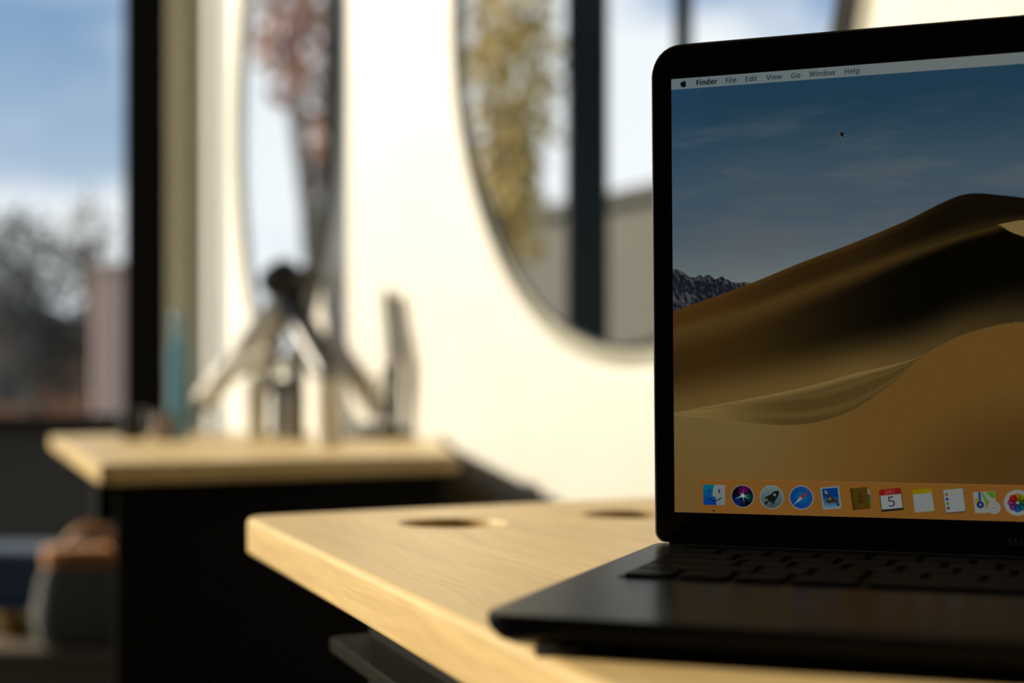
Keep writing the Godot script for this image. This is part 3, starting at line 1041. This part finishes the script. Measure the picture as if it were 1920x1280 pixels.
func near_desk() -> void:
	var along := Vector3(0.343, 0, 0.939).normalized()
	var turn := Basis(along, Vector3.UP, along.cross(Vector3.UP))
	var o := pt(-0.165, 0.872, 0)
	var d := thing("desk", "pale maple desk with round holes carrying the laptop", "desk", o, turn)
	var plan := to_local2(turn, o, [Vector2(-0.165, 0.872), Vector2(0.62, 1.3565), Vector2(1.02, 0.9), Vector2(1.02, -0.45), Vector2(0.318, -0.45)])
	var outline := ccw(plan, 0.022, 8)
	var th := 0.0225
	var rr := 0.0035
	var prof := []
	for k in 5:
		var a := PI / 2 * k / 4.0
		prof.append([rr * (1 - sin(a)), TOP - th + rr * (1 - cos(a))])
	for k in 5:
		var a := PI / 2 * (4 - k) / 4.0
		prof.append([rr * (1 - sin(a)), TOP - rr * (1 - cos(a))])
	var hc := to_local2(turn, o, [Vector2(-0.034, 0.823), Vector2(0.075, 0.885)])
	var top := MB.new()
	top.extrude(outline, prof, [hole(hc[0], 0.031), hole(hc[1], 0.031)])
	put("desktop", top, M.wood, d)
	# recessed black apron and a narrow dusty shelf under the left edge
	var ap := MB.new()
	ap.extrude(ccw(to_local2(turn, o, [Vector2(-0.0798, 0.7827), Vector2(0.40, 1.05), Vector2(0.92, 0.80), Vector2(0.92, -0.40), Vector2(0.352, -0.40)]), 0.008), [[0.0, 0.60], [0.0, TOP - th]])
	put("apron", ap, M.satin, d)
	var sh := MB.new()
	sh.extrude(ccw(to_local2(turn, o, [Vector2(-0.0993, 0.772), Vector2(-0.074, 0.786), Vector2(0.357, -0.40), Vector2(0.329, -0.40)]), 0.004), [[0.0008, 0.685], [0.0, 0.686], [0.0, 0.692], [0.0008, 0.6928]])
	put("shelf", sh, M.dusty, d)
	var ped := MB.new()
	ped.extrude(ccw(to_local2(turn, o, [Vector2(0.16, 0.80), Vector2(0.60, 0.95), Vector2(0.90, 0.70), Vector2(0.90, 0.10), Vector2(0.42, 0.05)]), 0.01), [[0.0, 0.0], [0.0, 0.60]])
	put("pedestal", ped, M.black, d)

# ---------------------------------------------------------------- laptop
const YAW := 0.3451
const LEAN := 0.034

func rounded(x0: float, z0: float, x1: float, z1: float, r: float, steps := 8) -> PackedVector2Array:
	return ccw([Vector2(x0, z0), Vector2(x1, z0), Vector2(x1, z1), Vector2(x0, z1)], r, steps)

func laptop() -> void:
	var feet := 0.0012
	var thick := 0.0104
	var w := 0.3041
	var z0 := -0.0063
	var z1 := 0.2061
	var turn := Basis(Vector3.UP, -YAW)
	var l := thing("laptop", "open dark grey laptop showing a desert dune desktop picture", "laptop", Vector3(0.06, TOP, -0.5966), turn)
	var y0 := feet + thick           # top of the base
	var base := MB.new()
	base.extrude(rounded(0, z0, w, z1, 0.011), [[0.016, feet], [0.009, feet + 0.0007], [0.0035, feet + 0.0027], [0.001, feet + 0.0052], [0.0002, feet + 0.0066], [0.0, feet + 0.0072], [0.0, y0 - 0.0006], [0.0003, y0 - 0.0002], [0.0007, y0]])
	put("base_shell", base, M.grey_metal, l)
	for p in [Vector2(0.030, 0.012), Vector2(w - 0.030, 0.012), Vector2(0.030, z1 - 0.027), Vector2(w - 0.030, z1 - 0.027)]:
		var f := MB.new()
		f.lathe([Vector2(0.0075, 0.0), Vector2(0.008, 0.0004), Vector2(0.008, feet + 0.0012)], Vector3(p.x, 0, p.y))
		put("rubber_foot", f, M.rubber, l)
	# keyboard
	var kb := MB.new()
	kb.extrude(rounded(0.0155, 0.0125, w - 0.0155, 0.1165, 0.003, 4), [[0.0, y0 - 0.0004], [0.0, y0 + 0.0001], [0.0002, y0 + 0.00025]])
	var well := put("keyboard_well", kb, M.key, l)
	var kx0 := 0.0165
	var kw := (w - 2 * kx0)
	var strip := MB.new()
	strip.extrude(rounded(kx0, 0.0140, kx0 + kw, 0.0245, 0.002, 3), [[0.0, y0], [0.0, y0 + 0.0006], [0.0003, y0 + 0.0009]])
	put("touch_strip", strip, M.bezel, well)
	var rows := [[1, 1, 1, 1, 1, 1, 1, 1, 1, 1, 1, 1, 1, 1.5], [1.5, 1, 1, 1, 1, 1, 1, 1, 1, 1, 1, 1, 1, 1], [1.75, 1, 1, 1, 1, 1, 1, 1, 1, 1, 1, 1, 1.75], [2.25, 1, 1, 1, 1, 1, 1, 1, 1, 1, 1, 2.25], [1, 1, 1, 1.25, 5.0, 1.25, 1, 1, 1, 1]]
	var pitch := 0.0178
	var shapes := {}
	for r in rows.size():
		var total := 0.0
		for k in rows[r]:
			total += k
		var unit := kw / total
		var x := kx0
		var zc := 0.0357 + r * pitch
		for k in rows[r]:
			var size := Vector2(unit * k - 0.0026, pitch - 0.0026)
			var key := "%.5f" % size.x
			if not shapes.has(key):
				var m := MB.new()
				m.extrude(rounded(-size.x / 2, -size.y / 2, size.x / 2, size.y / 2, 0.0014, 3), [[0.0, 0.0], [0.0, 0.0010], [0.00035, 0.0013]])
				shapes[key] = m.mesh()
			put("key", shapes[key], M.key, well, Vector3(x + unit * k / 2, y0 + 0.0002, zc))
			x += unit * k
	var tp := MB.new()
	tp.extrude(rounded(0.0855, 0.1215, w - 0.0855, 0.2010, 0.004, 4), [[0.0, y0 - 0.0003], [0.0, y0 + 0.00005], [0.0003, y0 + 0.0002]])
	put("trackpad", tp, M.grey_metal, l)
	# hinge and lid
	var hg := MB.new()
	hg.tube([Vector3(0.006, y0 + 0.0004, -0.0026), Vector3(w - 0.006, y0 + 0.0004, -0.0026)], [0.0026, 0.0026], 16)
	put("hinge_bar", hg, M.rubber, l)
	var lid := Node3D.new()
	lid.name = "lid"
	l.add_child(lid, true)
	# lid axes: x right, y up the lid, z out of the screen
	lid.transform = Transform3D(Basis(Vector3.RIGHT, LEAN), Vector3(0, y0, 0))
	var bt := 0.0142
	var bb := 0.0133
	var bl := 0.0086
	var hgt := bb + 0.1791 + bt
	var stand := Basis(Vector3.RIGHT, Vector3.BACK, Vector3.DOWN)   # extrusion heights run along +z
	var pts := []
	# corners: wide radius above, narrow below
	for c in [[0.0, 0.0005, 0.0045, PI], [w, 0.0005, 0.0045, 1.5 * PI], [w, hgt, 0.0125, 0.0], [0.0, hgt, 0.0125, 0.5 * PI]]:
		var cx: float = c[0] + (c[2] if c[0] == 0.0 else -c[2])
		var cy: float = c[1] + (c[2] if c[1] < 0.1 else -c[2])
		for k in 9:
			var a: float = c[3] + PI / 2 * k / 8.0
			pts.append(Vector2(cx + cos(a) * c[2], cy + sin(a) * c[2]))
	var outl := PackedVector2Array()
	for p in pts:
		outl.append(Vector2(p.x, -p.y))
	outl.reverse()
	var shell := MB.new()
	shell.extrude(outl, [[0.006, -0.0046], [0.002, -0.0043], [0.0006, -0.0036], [0.0, -0.0026], [0.0, -0.0003], [0.0003, 0.0]])
	put("lid_shell", shell, M.lid_metal, lid, Vector3.ZERO, stand)
	var bez := MB.new()
	bez.extrude(outl, [[0.0008, -0.0004], [0.0008, 0.00025], [0.0011, 0.0004]])
	put("bezel", bez, M.bezel, lid, Vector3.ZERO, stand)
	var q := QuadMesh.new()
	q.size = Vector2(0.2865, 0.1791)
	var sm := mat(lin(0.001, 0.001, 0.001), 0.08, 0.0, 0.25)
	sm.emission_enabled = true
	sm.emission_texture = screen_picture()
	sm.emission_energy_multiplier = 1.0
	put("display", q, sm, lid, Vector3(bl + q.size.x / 2, bb + q.size.y / 2, 0.00047))
	# lettering below the screen
	var f := SystemFont.new()
	f.font_names = PackedStringArray(["Droid Sans"])
	var tm := TextMesh.new()
	tm.text = "MacBook Pro"
	tm.font = f
	tm.font_size = 32
	tm.pixel_size = 0.00013
	tm.depth = 0.00006
	put("lettering", tm, mat(lin(0.010, 0.010, 0.009), 0.5), lid, Vector3(w / 2, 0.0052, 0.00042))

# ---------------------------------------------------------------- far table
func far_table() -> void:
	var along := Vector3(0.343, 0, 0.939).normalized()
	var turn := Basis(along, Vector3.UP, along.cross(Vector3.UP))
	var o := pt(-0.445, 1.53, 0)
	var d := thing("work_table", "far maple table on a black cabinet with the tripod on it", "table", o, turn)
	var plan := [Vector2(-0.445, 1.53), Vector2(-0.0668, 1.78), Vector2(-0.1318, 2.4884), Vector2(-0.3075, 2.6945), Vector2(-0.4925, 3.1116), Vector2(-0.857, 2.64)]
	var outline := ccw(to_local2(turn, o, plan), 0.012, 5)
	var top := MB.new()
	var th := 0.0225
	top.extrude(outline, [[0.0025, TOP - th], [0.0, TOP - th + 0.0025], [0.0, TOP - 0.0025], [0.0025, TOP]])
	put("table_top", top, M.wood2, d)
	var cab := MB.new()
	cab.extrude(ccw(to_local2(turn, o, [Vector2(-0.440, 1.575), Vector2(-0.085, 1.80), Vector2(-0.185, 2.44), Vector2(-0.33, 2.61), Vector2(-0.45, 2.88), Vector2(-0.70, 2.58)]), 0.006), [[0.0, 0.0], [0.0, TOP - th]])
	put("cabinet", cab, M.black, d)
	var dir := Vector3(0.834, 0, -0.551).normalized()
	var up := Basis(dir, -dir.cross(Vector3.UP), Vector3.UP)
	# grey bracket under the left corner
	var br := MB.new()
	br.extrude(ccw([Vector2(0, 0), Vector2(0.10, 0), Vector2(0.10, -0.012), Vector2(0.012, -0.045), Vector2(0, -0.045)], 0.0), [[0.0, -0.012], [0.0, 0.012]])
	put("bracket", br, M.black, d, turn.inverse() * (pt(-0.470, 1.60, TOP - th) - o), turn.inverse() * up)

# ---------------------------------------------------------------- things on the far table
func table_things() -> void:
	# tripod
	var a := pt(-0.455, 2.86, TOP)
	var t := thing("tripod", "small tabletop tripod with a black head and one pale leg in the sun", "tripod", a)
	var black := mat(lin(0.012, 0.012, 0.010), 0.4)
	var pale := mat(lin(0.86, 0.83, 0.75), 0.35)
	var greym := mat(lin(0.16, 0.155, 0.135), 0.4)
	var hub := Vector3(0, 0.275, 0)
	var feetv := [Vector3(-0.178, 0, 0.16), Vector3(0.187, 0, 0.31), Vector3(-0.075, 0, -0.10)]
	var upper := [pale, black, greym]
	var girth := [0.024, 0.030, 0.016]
	for k in 3:
		var foot: Vector3 = feetv[k]
		var dir := (foot - hub).normalized()
		var st := hub + dir * 0.02
		var mid: Vector3 = hub + dir * ((foot - hub).length() * [0.78, 0.64, 0.64][k])
		var u := MB.new()
		u.tube([st, st + dir * 0.006, mid - dir * 0.004, mid], [girth[k] * 0.7, girth[k], girth[k], girth[k] * 0.72])
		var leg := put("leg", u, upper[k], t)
		var c := MB.new()
		c.tube([mid - dir * 0.002, mid + dir * 0.014], [0.0150, 0.0135])
		put("leg_clamp", c, black, leg)
		var lo := MB.new()
		lo.tube([mid + dir * 0.012, foot + Vector3(0, 0.006, 0)], [0.0060, 0.0060], 12)
		put("lower_tube", lo, black, leg)
		var fo := MB.new()
		fo.lathe([Vector2(0.0075, 0), Vector2(0.009, 0.003), Vector2(0.006, 0.011), Vector2(0.0, 0.014)], foot)
		put("foot", fo, black, leg)
	var h := MB.new()
	h.lathe([Vector2(0.020, -0.03), Vector2(0.026, -0.018), Vector2(0.026, 0.012), Vector2(0.018, 0.022)], hub)
	put("hub", h, black, t)
	# ball head that leans to the left with a round cap
	var lean := Basis(Vector3.BACK, deg_to_rad(38))
	var hd := MB.new()
	hd.lathe([Vector2(0.024, -0.02), Vector2(0.032, 0.004), Vector2(0.040, 0.018), Vector2(0.044, 0.045), Vector2(0.041, 0.060), Vector2(0.028, 0.073), Vector2(0.0, 0.079)], hub + Vector3(0.016, 0.002, 0), lean)
	put("head", hd, black, t)
	var kn := MB.new()
	kn.lathe([Vector2(0.024, 0.0), Vector2(0.028, 0.004), Vector2(0.028, 0.038), Vector2(0.022, 0.042)], hub + Vector3(0.026, 0.024, 0.006), Basis(Vector3.BACK, deg_to_rad(-62)))
	put("knob", kn, greym, t)
	# slim blue bottle
	var bl := thing("blue_bottle", "slim tall translucent blue bottle left of the tripod", "bottle", pt(-0.574, 2.45, TOP))
	var bm := mat(Color(0.10, 0.42, 0.60, 0.55), 0.12)
	bm.transparency = BaseMaterial3D.TRANSPARENCY_ALPHA
	var bb := MB.new()
	bb.lathe([Vector2(0.013, 0), Vector2(0.016, 0.003), Vector2(0.016, 0.150), Vector2(0.012, 0.168), Vector2(0.009, 0.176), Vector2(0.009, 0.184)])
	put("body", bb, mat(lin(0.09, 0.28, 0.40), 0.15), bl)
	var bc := MB.new()
	bc.lathe([Vector2(0.011, 0.182), Vector2(0.0125, 0.184), Vector2(0.0125, 0.214), Vector2(0.010, 0.218)])
	put("cap", bc, mat(lin(0.22, 0.36, 0.42), 0.15), bl)
	# white pump bottle
	var pu := thing("pump_bottle", "white pump bottle in front of the tripod", "bottle", pt(-0.461, 2.56, TOP))
	var wm := mat(lin(0.70, 0.68, 0.60), 0.35)
	var pb := MB.new()
	pb.lathe([Vector2(0.016, 0), Vector2(0.019, 0.003), Vector2(0.023, 0.082), Vector2(0.020, 0.096), Vector2(0.010, 0.102), Vector2(0.010, 0.112)])
	put("body", pb, wm, pu)
	var ph := MB.new()
	ph.tube([Vector3(0, 0.110, 0), Vector3(0, 0.128, 0)], [0.006, 0.006], 12)
	ph.tube([Vector3(0.020, 0.146, 0), Vector3(-0.012, 0.130, 0.004), Vector3(-0.040, 0.112, 0.008)], [0.014, 0.016, 0.011], 16)
	put("pump_head", ph, wm, pu)
	# canisters, jars
	canister("black_canister", "slim black canister right of the white pump bottle", pt(-0.415, 2.545, TOP), 0.014, 0.105, mat(lin(0.010, 0.010, 0.010), 0.3), mat(lin(0.02, 0.02, 0.02), 0.3))
	canister("glass_jar", "small grey glass jar between the black and the grey canister", pt(-0.378, 2.46, TOP), 0.021, 0.085, mat(lin(0.20, 0.19, 0.16), 0.1), mat(lin(0.10, 0.10, 0.09), 0.3))
	canister("grey_canister", "tall grey canister left of the white canister", pt(-0.425, 2.80, TOP), 0.017, 0.150, mat(lin(0.13, 0.13, 0.125), 0.4), mat(lin(0.09, 0.09, 0.09), 0.4))
	canister("white_canister", "wide white canister between the grey canister and the brush tray", pt(-0.278, 2.16, TOP), 0.023, 0.118, wm, mat(lin(0.3, 0.29, 0.27), 0.4))
	canister("dark_jar", "small dark jar at the left end of the far table", pt(-0.645, 2.42, TOP), 0.022, 0.052, mat(lin(0.02, 0.02, 0.018), 0.15), mat(lin(0.03, 0.03, 0.026), 0.15))
	canister("pink_jar", "small pinkish jar beside the foot of the blue bottle", pt(-0.586, 2.39, TOP), 0.019, 0.046, mat(lin(0.22, 0.17, 0.15), 0.2), mat(lin(0.12, 0.10, 0.09), 0.2))
	# black tray with brushes
	var tn := NEAR_T.normalized()
	var wall := Basis(tn, Vector3.UP, tn.cross(Vector3.UP))
	var spot := CORNER + Vector3(0, TOP, 0) + wall * Vector3(0.112, 0, 0.031)
	var tr := thing("brush_tray", "low black tray at the foot of the bright wall", "tray", spot, wall)
	var tb := MB.new()
	tb.extrude(rounded(-0.060, -0.022, 0.060, 0.022, 0.006, 4), [[0.002, 0], [0.0, 0.002], [0.0, 0.024], [0.0025, 0.0245]])
	put("tray_body", tb, black, tr)
	for p in [[0.046, 0.245, 0.0105, -0.014, "tall thin black brush standing in the tray against the bright wall"], [0.014, 0.105, 0.0040, 0.004, "short pale brush standing in the tray beside the tall black brush"], [-0.008, 0.085, 0.0034, -0.006, "shortest brush standing at the middle of the black tray"]]:
		var b := thing("brush", p[4], "brush", spot + wall * Vector3(p[0], 0.0245, -0.010), wall, "brushes standing in the black tray")
		var hl := MB.new()
		var hh: float = p[1]
		var rr: float = p[2]
		hl.tube([Vector3(0, 0, 0), Vector3(p[3] * -0.4, hh * 0.3, -0.001), Vector3(p[3] * -0.6, hh * 0.5, -0.002), Vector3(p[3], hh * 0.86, -0.005)], [rr * 0.7, rr * 1.1, rr * 1.2, rr], 12)
		var hm: Material = mat(lin(0.012, 0.008, 0.005), 0.5) if hh > 0.2 else mat(lin(0.35, 0.30, 0.20), 0.5)
		put("handle", hl, hm, b)
		var tip := MB.new()
		tip.tube([Vector3(p[3], hh * 0.855, -0.005), Vector3(p[3] * 1.1, hh * 0.93, -0.0055), Vector3(p[3] * 1.2, hh, -0.006)], [rr, rr * 1.1, rr * 0.3], 12)
		put("bristles", tip, mat(lin(0.03, 0.02, 0.012), 0.8), b)

func canister(called: String, label: String, at: Vector3, r: float, h: float, body: Material, cap: Material) -> void:
	var c := thing(called, label, "jar" if h < 0.09 else "canister", at)
	var b := MB.new()
	b.lathe([Vector2(r * 0.9, 0), Vector2(r, 0.003), Vector2(r, h * 0.80), Vector2(r * 0.93, h * 0.84)])
	put("body", b, body, c)
	var k := MB.new()
	k.lathe([Vector2(r * 0.96, h * 0.835), Vector2(r * 0.98, h * 0.85), Vector2(r * 0.98, h * 0.97), Vector2(r * 0.88, h)])
	put("lid", k, cap, c)

# ---------------------------------------------------------------- bench in the left corner
func bench_corner() -> void:
	var b := thing("bench", "low brown wooden bench under the left window", "bench", pt(-1.30, 3.10, 0))
	var wm := mat(lin(0.10, 0.075, 0.045), 0.6)
	for k in 4:
		var s := MB.new()
		s.box(Vector3(0, 0.325, 0.30 - k * 0.16), Vector3(1.3, 0.03, 0.15), 0.004)
		put("seat_board", s, wm, b)
	for x in [-0.58, 0.58]:
		for z in [-0.22, 0.34]:
			var lg := MB.new()
			lg.box(Vector3(x, 0.155, z), Vector3(0.05, 0.31, 0.05), 0.004)
			put("leg", lg, wm, b)
	var fr := MB.new()
	fr.box(Vector3(0, 0.27, 0.355), Vector3(1.12, 0.08, 0.022), 0.003)
	put("front_rail", fr, wm, b)
	# blue folded blanket
	var bl := thing("folded_blanket", "dark blue folded blanket on the bench", "blanket", pt(-1.13, 3.13, 0.34))
	var cloth := mat(lin(0.030, 0.055, 0.10), 0.9)
	for k in 5:
		var m := MB.new()
		m.box(Vector3(0.004 * k, 0.016 + k * 0.031, 0), Vector3(0.34 - 0.008 * k, 0.030, 0.26 - 0.006 * k), 0.012)
		put("fold", m, cloth, bl)
	# grey bag with tan leather handles
	var bag := thing("canvas_bag", "grey canvas bag with tan leather handle beside the black cabinet", "bag", pt(-0.83, 2.80, 0.34), Basis(Vector3.UP, 0.25))
	var grey := mat(lin(0.10, 0.105, 0.095), 0.9)
	var body := MB.new()
	body.extrude(rounded(-0.10, -0.06, 0.10, 0.06, 0.04, 6), [[0.012, 0.0], [0.0, 0.015], [-0.008, 0.06], [0.004, 0.13], [0.022, 0.16], [0.032, 0.165]])
	put("body", body, grey, bag)
	var tan := mat(lin(0.44, 0.20, 0.06), 0.5)
	var band := MB.new()
	band.extrude(rounded(-0.085, -0.045, 0.085, 0.045, 0.03, 6), [[0.0, 0.15], [-0.004, 0.155], [-0.004, 0.185], [0.002, 0.19]])
	put("leather_band", band, tan, bag)
	for z in [-0.05, 0.05]:
		var hd := MB.new()
		var path := []
		var rad := []
		for k in 11:
			var w := PI * k / 10.0
			path.append(Vector3(-cos(w) * 0.05, 0.17 + sin(w) * 0.055, z))
			rad.append(0.007)
		hd.tube(path, rad, 10)
		put("handle", hd, tan, bag)
	# brass bowl
	var bo := thing("brass_bowl", "small dark brass bowl at the front of the bench", "bowl", pt(-1.00, 2.86, 0.34))
	var bw := MB.new()
	bw.lathe([Vector2(0.020, 0), Vector2(0.022, 0.004), Vector2(0.040, 0.022), Vector2(0.048, 0.045), Vector2(0.045, 0.045), Vector2(0.036, 0.022), Vector2(0.0, 0.010)])
	put("bowl_wall", bw, mat(lin(0.20, 0.15, 0.06), 0.3, 1.0), bo)
